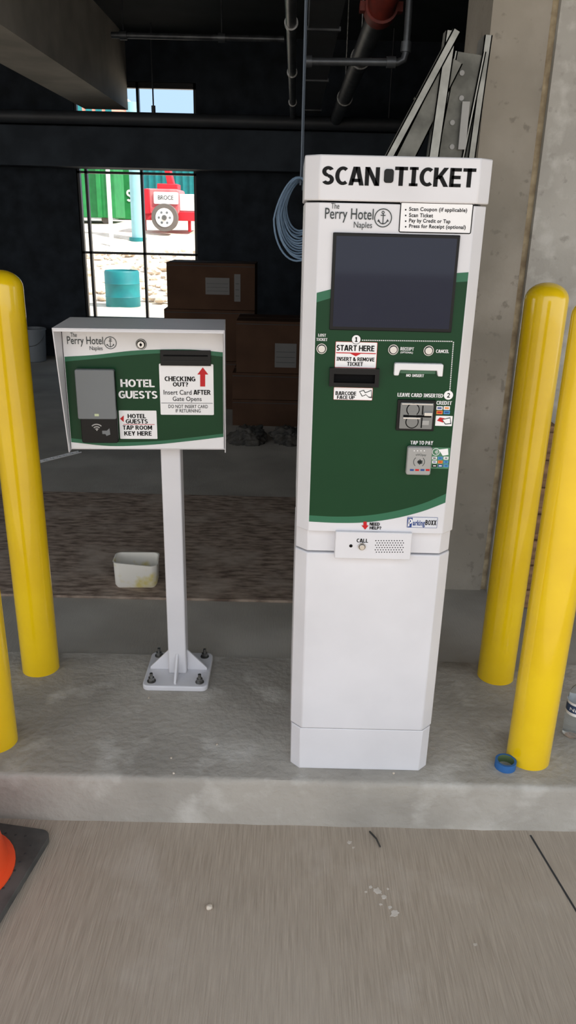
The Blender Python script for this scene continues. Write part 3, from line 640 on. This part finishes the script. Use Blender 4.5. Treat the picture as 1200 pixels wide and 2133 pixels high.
# bucket
f = onz(66, 756, FZ); mb = MB(); mb.lathe((0, 0, 0), [(.11, 0), (.12, .01), (.138, .34), (.146, .342), (.146, .36), (.138, .362), (.132, .36), (.115, .02), (.05, .015)], mat('grey_bucket_plastic', (120, 126, 132), .5), 32)
bucket = mb.build('bucket', label='grey plastic bucket by the dark wall', category='bucket'); bucket.location = (f.x, f.y + .13, FZ)
mb = MB(); mb.tube([(.146 * math.cos(t), -.03 - .10 * math.sin(t), .33 - .15 * math.sin(t)) for t in [math.pi * k / 14 for k in range(15)]], .003, STEEL, 6); h = mb.build('handle', bucket, label='wire handle')
# cardboard boxes
def carton(x0, x1, Y, dep, z0, z1, label, labels=()):
    cxm = (x0 + x1) / 2; o = empty('cardboard_box', (cxm, Y + dep / 2, z0), label, 'box', group='stacked shipping boxes')
    hw = (x1 - x0) / 2; mb = MB(); mb.box(-hw, hw, -dep / 2, dep / 2, 0, z1 - z0 - .004, CARD); mb.box(-hw - .001, hw + .001, -.03, .03, .0, z1 - z0 - .003, CARDT)
    mb.box(-hw + .001, hw - .001, -dep / 2 - .002, -dep / 2, z1 - z0 - .03, z1 - z0 - .024, SEAM)
    mb.build('carton', o, bevel=.004)
    for q in labels:
        u0 = ony(q[0], q[1], Y).x - cxm; u1 = ony(q[2], q[1], Y).x - cxm; v1 = ony(q[0], q[1], Y).z - z0; v0 = ony(q[0], q[3], Y).z - z0
        mb = MB(); mb.box(u0, u1, -dep / 2 - .0035, -dep / 2 - .002, v0, v1, PAPER)
        for k in range(3): mb.box(u0 + .01, u1 - .01, -dep / 2 - .004, -dep / 2 - .0035, v0 + (v1 - v0) * (.2 + .22 * k), v0 + (v1 - v0) * (.22 + .22 * k), GREY)
        mb.build('shipping_label', o, label='white shipping label')
def stack(l, r, pyref, Y, dep, zs, lab, labs):
    for i in range(len(zs) - 1):
        l_ = l - (8 if i < len(zs) - 2 else 0)
        carton(ony(l_, pyref, Y).x, ony(r, pyref, Y).x, Y, dep, zs[i], zs[i + 1], lab, labs.get(i, ()))
zA = ony(440, 547, 6.5).z; zB = ony(440, 645, 6.5).z
stack(348, 531, 600, 6.5, .45, [FZ, .40, zB, zA], 'brown cardboard shipping box stacked on the floor', {2: [(428, 578, 478, 613), (488, 571, 501, 628)]})
zc = ony(550, 668, 5.95).z; zd = ony(550, 777, 5.95).z
stack(492, 640, 720, 5.95, .45, [FZ, .2, zd, zc], 'brown cardboard shipping box with paper label', {2: [(573, 715, 618, 765)]})
# crumpled tarps
for (px, py, r) in ((516, 922, .12), (600, 922, .12)):
    c = onz(px, py, FZ); bm = bmesh.new(); bmesh.ops.create_icosphere(bm, subdivisions=5, radius=r); mb = MB()
    ph = random.random() * 9; vs = []
    for v in bm.verts:
        k = 1 + .35 * noise.noise(v.co * 10 + Vector((ph, 0, 0))) + .35 * abs(noise.noise(v.co * 26)) - .1; q = v.co * k
        vs.append((q.x * 1.05, q.y * .9, max(q.z * .7 + r * .35, 0)))
    mb.add(vs, [[v.index for v in f.verts] for f in bm.faces], DEBR); bm.free()
    o = mb.build('crumpled_tarp', label='crumpled dark plastic tarp on the garage floor', category='tarp'); o.location = (c.x, c.y, FZ)
# cable coil hanging
cy_ = 3.6; cc = ony(622, 455, cy_); mb = MB()
hw0 = cc.x - ony(573, 455, cy_).x; hh = (ony(622, 372, cy_).z - ony(622, 545, cy_).z) / 2; czc = ony(622, 458, cy_).z
for k in range(13):
    s_ = 1 - .034 * k; ph = random.uniform(-.09, .09); pts = []
    dx = random.uniform(-.008, .012); dy = -.025 + .006 * k; tz = (1 - s_) * hh
    for i in range(40):
        t = 2 * math.pi * i / 40; x = hw0 * s_ * math.cos(t) * (1 - .28 * max(0, math.sin(t))); z = hh * s_ * math.sin(t)
        pts.append((cc.x + dx + x + ph * z * .5, cy_ + dy + .012 * math.sin(2 * t + k), czc + z + tz * .8))
    mb.tube(pts, .0042, CABLE, 8, closed=True)
mb.tube([(cc.x + .004, cy_, czc + hh - .03), (cc.x + .006, cy_, czc + hh + .05), (cc.x + .006, cy_, 2.2), (cc.x + .004, cy_, CZ - .0005)], .0038, CORD, 8)
mb.tube([(cc.x + .014, cy_ + .01, czc + hh - .05), (cc.x + .012, cy_ + .01, czc + hh + .3), (cc.x + .012, cy_ + .01, CZ - .0005)], .0025, CORD, 8)
mb.build('cable_coil', label='coil of blue cable hanging from the ceiling', category='cable')
# ---------------------------------------------------------------- pipes
CT = CZ - .0005
def pipe(name, pts, r, mt, label, extra=None):
    mb = MB(); mb.tube(pts, r, mt, 20)
    if extra: extra(mb)
    return mb.build(name, label=label, category='pipe', smooth=50)
zc1 = 2.47
x1 = ony(606, 0, 4.2).x
def clamps(mb):
    for y in (4.6, 6.0, 7.4): mb.cyl((x1, y - .015, zc1), (x1, y + .015, zc1), .036, .036, STEEL); mb.tube([(x1, y, zc1 + .03), (x1, y, CT)], .005, STEEL, 6)
pipe('conduit_pipe', [(x1, 2.8, zc1), (x1, 8.35, zc1)], .028, PIPE, 'grey steel conduit running under the ceiling', clamps)
zp = 2.46; xp = ony(790, 20, 4.3).x
def rc(mb):
    mb.cyl((xp, 4.15, zp), (xp, 4.27, zp), .078, .078, REDP, 28); mb.cyl((xp, 4.27, zp), (xp, 4.29, zp), .068, .068, REDP, 28)
    mb.box(xp - .1, xp + .1, 4.18, 4.24, zp - .02, zp + .02, REDP)
    mb.tube([(xp, 4.16, zp), (xp, 4.08, zp + .02), (xp + .04, 4.02, zp + .07), (xp + .12, 4.0, zp + .12), (xp + .3, 4.0, zp + .14)], .068, REDP, 20)
    for y in (5.4, 7.0): mb.cyl((xp, y - .012, zp), (xp, y + .012, zp), .064, .064, STEEL); mb.tube([(xp, y, zp + .05), (xp, y, CT)], .006, STEEL, 6)
pipe('sprinkler_main_pipe', [(xp, 4.2, zp), (xp, 8.38, zp)], .056, PIPE, 'large grey sprinkler main with red coupling', rc)
q0 = ony(636, 128, 3.9); q1 = ony(838, 130, 3.9)
def fit(mb):
    mb.cyl((q1.x - .03, 3.9, q1.z), (q1.x - .07, 3.9, q1.z), .024, .024, PIPE); mb.cyl((q1.x + .012, 3.9, q1.z + .04), (q1.x + .014, 3.9, q1.z + .08), .024, .024, PIPE); mb.cyl((q0.x + .0, 3.9, q0.z), (q0.x + .03, 3.9, q0.z), .024, .024, PIPE)
pipe('branch_pipe', [(q0.x, 3.9, q0.z), (q1.x - .02, 3.9, q1.z), (q1.x + .005, 3.9, q1.z + .01), (q1.x + .014, 3.9, q1.z + .04), (q1.x + .016, 3.9, CT)], .016, PIPE, 'thin steel branch pipe with elbow', fit)
zq = ony(300, 248, 8.45).z
def rods(mb):
    xr_ = ony(317, 150, 8.45).x
    for x in (-3.0, xr_, .9): mb.tube([(x, 8.45, zq), (x, 8.45, CT)], .008, PIPED, 6)
    mb.cyl((xr_, 8.45, zq + .05), (xr_, 8.45, zq + .12), .02, .02, PIPED)
pipe('wall_pipe', [(-6.9, 8.45, zq), (3.5, 8.45, zq)], .06, PIPED, 'dark painted horizontal pipe along the girder', rods)
zr = ony(400, 77, 7.4).z; xa = ony(232, 70, 7.4).x; xb = ony(592, 84, 7.4).x
def rods2(mb):
    for x in (xa + .1, (xa + xb) / 2 + .2): mb.tube([(x, 7.4, zr), (x, 7.4, CT)], .006, PIPE, 6); mb.cyl((x - .03, 7.4, zr), (x + .03, 7.4, zr), .036, .036, PIPE)
pipe('ceiling_pipe', [(max(xa, bx + .02), 7.4, zr), (xb, 7.4, zr)], .024, PIPE, 'thin grey pipe suspended below the ceiling', rods2)
xa = ony(642, 60, 5.2).x; xb = ony(700, 60, 5.2).x; zz = ony(680, 40, 4.6).z
mb = MB(); mb.box(xa, xb, 4.2, 8.3, zz, zz + .12, PIPED)
for y in (4.8, 6.4, 8.0): mb.box(xa - .01, xb + .01, y, y + .03, zz - .01, zz + .01, PIPE); mb.tube([(xa, y, zz), (xa, y, CT)], .006, PIPE, 6)
mb.build('cable_tray', label='dark rectangular cable tray under the ceiling', category='cable tray')
# ---------------------------------------------------------------- leaning galvanised frames
def channel(mb, a, b, w, dep, mt, Y):
    a = Vector((a.x, Y, a.z)); b = Vector((b.x, Y, b.z)); d = (b - a).normalized(); n = Vector((-d.z, 0, d.x)) * w
    y = Vector((0, dep, 0)); th = n.normalized() * .004
    mb.add([a, a + n, b + n, b, a + y * .08, a + n + y * .08, b + n + y * .08, b + y * .08], [(0, 1, 2, 3), (4, 5, 6, 7), (0, 1, 5, 4), (1, 2, 6, 5), (2, 3, 7, 6), (3, 0, 4, 7)], mt)
    for o_ in (Vector((0, 0, 0)), n - th):
        mb.add([a + o_, a + o_ + th, b + o_ + th, b + o_, a + o_ + y, a + o_ + th + y, b + o_ + th + y, b + o_ + y], [(0, 1, 2, 3), (4, 5, 6, 7), (0, 1, 5, 4), (1, 2, 6, 5), (2, 3, 7, 6), (3, 0, 4, 7)], mt)
def at(px, py, Y): return ony(px, py, Y)
def flo(p, q, Y):
    a = ony(*p, Y); b = ony(*q, Y); t = (FZ - a.z) / (b.z - a.z); return a + (b - a) * t
mb = MB(); Yf = 2.70; a = at(945, 58, Yf); b2 = at(742, 440, Yf)
channel(mb, a, b2, .026, .05, GALV, Yf)
channel(mb, at(930, 112, Yf), at(768, 440, Yf), .06, .04, GALVD, Yf + .008)
channel(mb, at(930, 62, Yf), flo((930, 62), (894, 318), Yf), .034, .05, GALV, Yf + .002)
channel(mb, Vector((b2.x, Yf, b2.z)), Vector((b2.x, Yf, FZ)), .03, .05, GALV, Yf + .004)
channel(mb, at(862, 222, Yf), at(918, 232, Yf), .03, .04, GALVD, Yf + .012)
mb.build('steel_door_frame', label='galvanised steel door frame leaning against the column', category='door frame')
mb = MB(); Y2 = 2.80; a = at(946, 106, Y2); fl = flo((946, 106), (906, 318), Y2)
channel(mb, a, fl, .1, .05, GALVD, Y2); channel(mb, a, fl, .012, .055, GALV, Y2 - .005)
a2 = a + Vector((.09, 0, -.0)); f2 = fl + Vector((.09, 0, 0)); channel(mb, a2, f2, .012, .055, GALV, Y2 - .005)
for k in range(5):
    p = a + (fl - a) * (.03 + .035 * k) + Vector((.038 + .014 * (k % 2), 0, 0)); mb.cyl((p.x, Y2 - .004, p.z), (p.x, Y2 + .002, p.z), .008, .008, LPLAS, 12)
p = a2 + (f2 - a2) * .09; mb.box(p.x - .03, p.x - .006, Y2 - .016, Y2 - .004, p.z - .1, p.z + .04, LPLAS)
mb.build('steel_door_frame', label='wide galvanised frame channel with anchor holes', category='door frame')
mb = MB(); Y3 = 2.92; a = at(1010, 72, Y3); channel(mb, a, flo((1010, 72), (976, 320), Y3), .026, .1, GALV, Y3)
mb.build('steel_door_frame', label='narrow galvanised frame leg leaning on the column', category='door frame')
# pallet
pa = ony(1095, 1100, 3.0).x; zt_ = ony(1130, 880, 3.0).z; mb = MB()
for k in range(3): mb.box(pa + k * .4, pa + .05 + k * .4, 2.94, 3.03, FZ, zt_, WOOD)
for k in range(7): z = FZ + .01 + k * (zt_ - .1) / 6; mb.box(pa - .02, pa + .9, 2.92, 2.94, z, z + .08, WOOD)
mb.build('wooden_pallet', label='weathered wooden pallet standing against the wall', category='pallet', bevel=.002)
# ================================================================== OUTSIDE
def gz(y): 
    if y < 14.5: return -.05 + .02 * max(0, y - 10)
    if y < 22: return .04 + (y - 14.5) / 7.5 * 1.16
    return 1.2 + min((y - 22) * .05, .35)
mb = MB(); nx, ny = 60, 90; vs = []; fs = []
for j in range(ny + 1):
    y = 9.2 + (j / ny) ** 1.6 * 110
    for i in range(nx + 1):
        x = -30 + 60 * i / nx; nn = noise.noise(Vector((x * .9, y * .9, 0))) * .12 * min(1, max(0, (y - 11) / 3))
        vs.append((x, y, gz(y) + nn * (.4 if y > 22 else 1) - .03))
fs = [(j * (nx + 1) + i, j * (nx + 1) + i + 1, (j + 1) * (nx + 1) + i + 1, (j + 1) * (nx + 1) + i) for j in range(ny) for i in range(nx)]
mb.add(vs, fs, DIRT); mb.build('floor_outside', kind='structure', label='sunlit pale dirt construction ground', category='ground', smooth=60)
mb = MB(); base = []
for v_ in range(4):
    bm = bmesh.new(); bmesh.ops.create_icosphere(bm, subdivisions=2, radius=1)
    for v in bm.verts: v.co *= random.uniform(.7, 1.15)
    base.append(([v.co.copy() for v in bm.verts], [[v.index for v in f.verts] for f in bm.faces])); bm.free()
for k in range(380):
    y = random.uniform(14.8, 19.3); x = random.uniform(-6.5, -1.2); r = random.uniform(.03, .15) * (1 if y > 16 else .6); vv, ff = random.choice(base)
    mb.add([(x + c.x * r * 1.3, y + c.y * r, gz(y) + c.z * r * .8) for c in vv], ff, ROCK)
mb.build('rubble', label='pale limestone rubble heap in sunlight', category='rubble', kind='stuff', smooth=0)
# barrel
c = ony(257, 633, 14.0); g = gz(14.0) - .05; top = ony(257, 563, 14.0).z; R = (ony(292, 600, 14).x - ony(221, 600, 14).x) / 2; mb = MB(); h = top - g
mb.lathe((0, 0, 0), [(R * .94, 0), (R, .03), (R, h * .33), (R * 1.02, h * .35), (R, h * .37), (R, h * .66), (R * 1.02, h * .68), (R, h * .7), (R, h - .03), (R * .95, h), (R * .9, h), (R * .9, h - .03), (R * .0, h - .03)], TEAL, 36)
o = mb.build('plastic_barrel', label='teal plastic barrel on sunlit ground', category='barrel'); o.location = (c.x, 14.0, g)
# dumpster
Yd = 25; g = gz(Yd); x0 = ony(120, 420, Yd).x; x1 = ony(237, 420, Yd).x; mb = MB(); h = 2.4
mb.box(x0, x1, Yd, Yd + 1.6, g + .15, g + h, DGREEN); mb.box(x0 - .05, x1 + .05, Yd - .08, Yd + 1.65, g + h - .02, g + h + .12, DGREEN)
for k in range(5): x = x0 + (x1 - x0) * k / 4; mb.box(x - .07, x + .07, Yd - .1, Yd, g + .15, g + h, DGREEN)
for k in (0, 1): mb.cyl((x0 + .4 + k * 1.0, Yd + .1, g + .1), (x0 + .4 + k * 1.0, Yd + .5, g + .1), .13, .13, TIRE)
mb.build('dumpster', label='green ribbed steel dumpster on the dirt', category='dumpster', bevel=.02)
Ye = 27.5; g = gz(Ye); x0 = ony(238, 420, Ye).x; x1 = ony(276, 420, Ye).x; mb = MB(); mb.box(x0, x1, Ye, Ye + 2, g, g + 2.8, DGREEN); mb.box(x0 - .04, x1 + .04, Ye - .06, Ye + 2.0, g + 2.75, g + 2.9, DGREEN)
vs, fs = textgeo('S', .03); a0 = ony(264, 420, Ye - .02); a1 = ony(275, 395, Ye - .02); wx = max(v[0] for v in vs); hz = max(v[1] for v in vs)
mb.add([(a0.x + v[0] / wx * (a1.x - a0.x), Ye - .02, a0.z + v[1] / hz * (a1.z - a0.z)) for v in vs], fs, TWHITE)
mb.build('container', label='green container with white letter on the dirt', category='container', bevel=.0)
# teal post
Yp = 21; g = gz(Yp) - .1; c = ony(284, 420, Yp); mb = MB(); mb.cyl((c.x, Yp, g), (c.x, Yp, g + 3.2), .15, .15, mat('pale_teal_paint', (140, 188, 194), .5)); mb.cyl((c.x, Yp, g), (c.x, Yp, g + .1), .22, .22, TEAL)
mb.build('round_post', label='pale teal round post in sunlight', category='post')
c = ony(228, 420, 20); g = gz(20) - .1; mb = MB(); mb.cyl((c.x, 20, g), (c.x, 20, g + 2.6), .05, .05, TWHITE, 12); mb.cyl((c.x, 20, g + 2.6), (c.x, 20, g + 2.66), .065, .02, TWHITE, 12); mb.build('thin_pole', label='thin white metal pole', category='pole')
# trailer machine
Yt = 22; g = gz(Yt); tr_ = empty('towed_machine', (ony(345, 440, Yt).x, Yt, g), 'red and white towed construction machine with tire', 'machine')
TM = Matrix.Translation(tr_.location); FTr = Face(TM, -.35)
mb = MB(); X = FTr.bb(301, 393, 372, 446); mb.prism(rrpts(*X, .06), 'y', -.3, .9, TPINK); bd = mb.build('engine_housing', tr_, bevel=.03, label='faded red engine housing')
mb = MB(); X = FTr.bb(320, 400, 371, 425); mb.prism(rrpts(*X, .03), 'y', -.33, -.3, TWHITE); bp2 = mb.build('name_plate', bd, label='white name plate')
mb = MB(); FTr.text(mb, 'BROCE', 329, 407, 361, 416, GREY, -.012, .0); bm_ = mb.build('lettering', bd)
mb = MB(); X = FTr.bb(300, 440, 409, 468); mb.box(X[0], X[1], -.28, .9, X[2] + .1, X[3], TRED); X = FTr.bb(372, 404, 408, 440); mb.box(X[0], X[1], -.2, .6, X[2], X[3], TWHITE)
X = FTr.bb(300, 393, 312, 446); mb.box(X[0] - .02, X[1], -.34, .9, X[2], X[3], TRED)
a = FTr.p(338, 350); b = FTr.p(362, 394); mb.prism([(a[0], a[1]), (a[0] + .16, a[1]), (b[0], b[1]), (b[0] - .18, b[1])], 'y', -.1, .2, TRED); X = FTr.bb(325, 382, 368, 394); mb.box(X[0], X[1], -.2, .4, X[2], X[3], TRED)
mb.box(-.6, -.52, -.1, 0, 0, .45, TRED); mb.box(.6, .68, -.1, 0, 0, .45, TRED)
mb.build('chassis', tr_, bevel=.02, label='red steel chassis')
x, z = FTr.p(346, 463); mb = MB(); r = .34
mb.cyl((x, -.38, r), (x, -.6, r), r, r, TIRE, 40); mb.cyl((x, -.6, r), (x, -.61, r), r * .68, r * .68, TWHITE, 32); mb.cyl((x, -.61, r), (x, -.66, r), r * .2, r * .18, STEEL, 16)
for k in range(6): t = k * math.pi / 3; mb.cyl((x + r * .42 * math.cos(t), -.611, r + r * .42 * math.sin(t)), (x + r * .42 * math.cos(t), -.615, r + r * .42 * math.sin(t)), r * .09, r * .09, GPLAS, 12)
mb.build('wheel', tr_, label='dusty tire with white rim')
Yg = 32; g = gz(Yg); x0 = ony(300, 400, Yg).x; x1 = ony(412, 400, Yg).x; mb = MB(); mb.box(x0, x1, Yg, Yg + 2.4, g, g + 2.6, TEAL)
for k in range(9): x = x0 + (x1 - x0) * k / 8; mb.box(x - .05, x + .05, Yg - .05, Yg, g, g + 2.6, TEAL)
mb.build('container', label='teal corrugated shipping container', category='container')
Yb = 48; x0 = ony(100, 205, Yb).x; x1 = ony(224, 205, Yb).x; zt2 = ony(190, 196, Yb).z; mb = MB(); mb.box(x0, x1, Yb, Yb + 6, 1, zt2, mat('salmon_facade', (226, 150, 130), .8)); mb.box(x0 - .2, x1 + .2, Yb - .2, Yb + 6.2, zt2, zt2 + .4, TWHITE)
for k in range(6): x = x0 + .4 + (x1 - x0) * k / 6; mb.box(x, x + .35, Yb - .05, Yb, zt2 - 1.6, zt2 - .5, TEAL)
mb.build('distant_building', label='salmon building with white parapet in sunlight', category='building')
# ================================================================== LIGHT
sd = bpy.data.lights.new('sun', 'SUN'); so = bpy.data.objects.new('sun', sd); COL.objects.link(so); sd.energy = 7.5; sd.angle = math.radians(.6); sd.color = (1, .96, .9)
dirv = -Vector((.75, -.35, 1)).normalized(); so.rotation_euler = dirv.to_track_quat('-Z', 'Y').to_euler(); so.location = (5, -3, 9)
W = bpy.data.worlds.new('world'); S.world = W; W.use_nodes = True; nt = W.node_tree; N = nt.nodes; K = nt.links; bg = N['Background']
tc = N.new('ShaderNodeTexCoord'); sp = N.new('ShaderNodeSeparateXYZ'); K.new(tc.outputs['Generated'], sp.inputs[0])
cr_ = N.new('ShaderNodeValToRGB'); K.new(sp.outputs['Z'], cr_.inputs[0])
cr_.color_ramp.elements[0].position = 0; cr_.color_ramp.elements[0].color = (1, .98, .955, 1); cr_.color_ramp.elements[1].position = .8; cr_.color_ramp.elements[1].color = (.7, .82, 1, 1)
mr = N.new('ShaderNodeMapRange'); mr.inputs['From Min'].default_value = .1; mr.inputs['From Max'].default_value = .8; K.new(sp.outputs['Y'], mr.inputs['Value'])
mx = N.new('ShaderNodeMix'); mx.data_type = 'RGBA'; K.new(mr.outputs[0], mx.inputs[0]); K.new(cr_.outputs[0], mx.inputs[6]); mx.inputs[7].default_value = (.30, .43, .58, 1)
K.new(mx.outputs[2], bg.inputs[0]); bg.inputs[1].default_value = 1.9
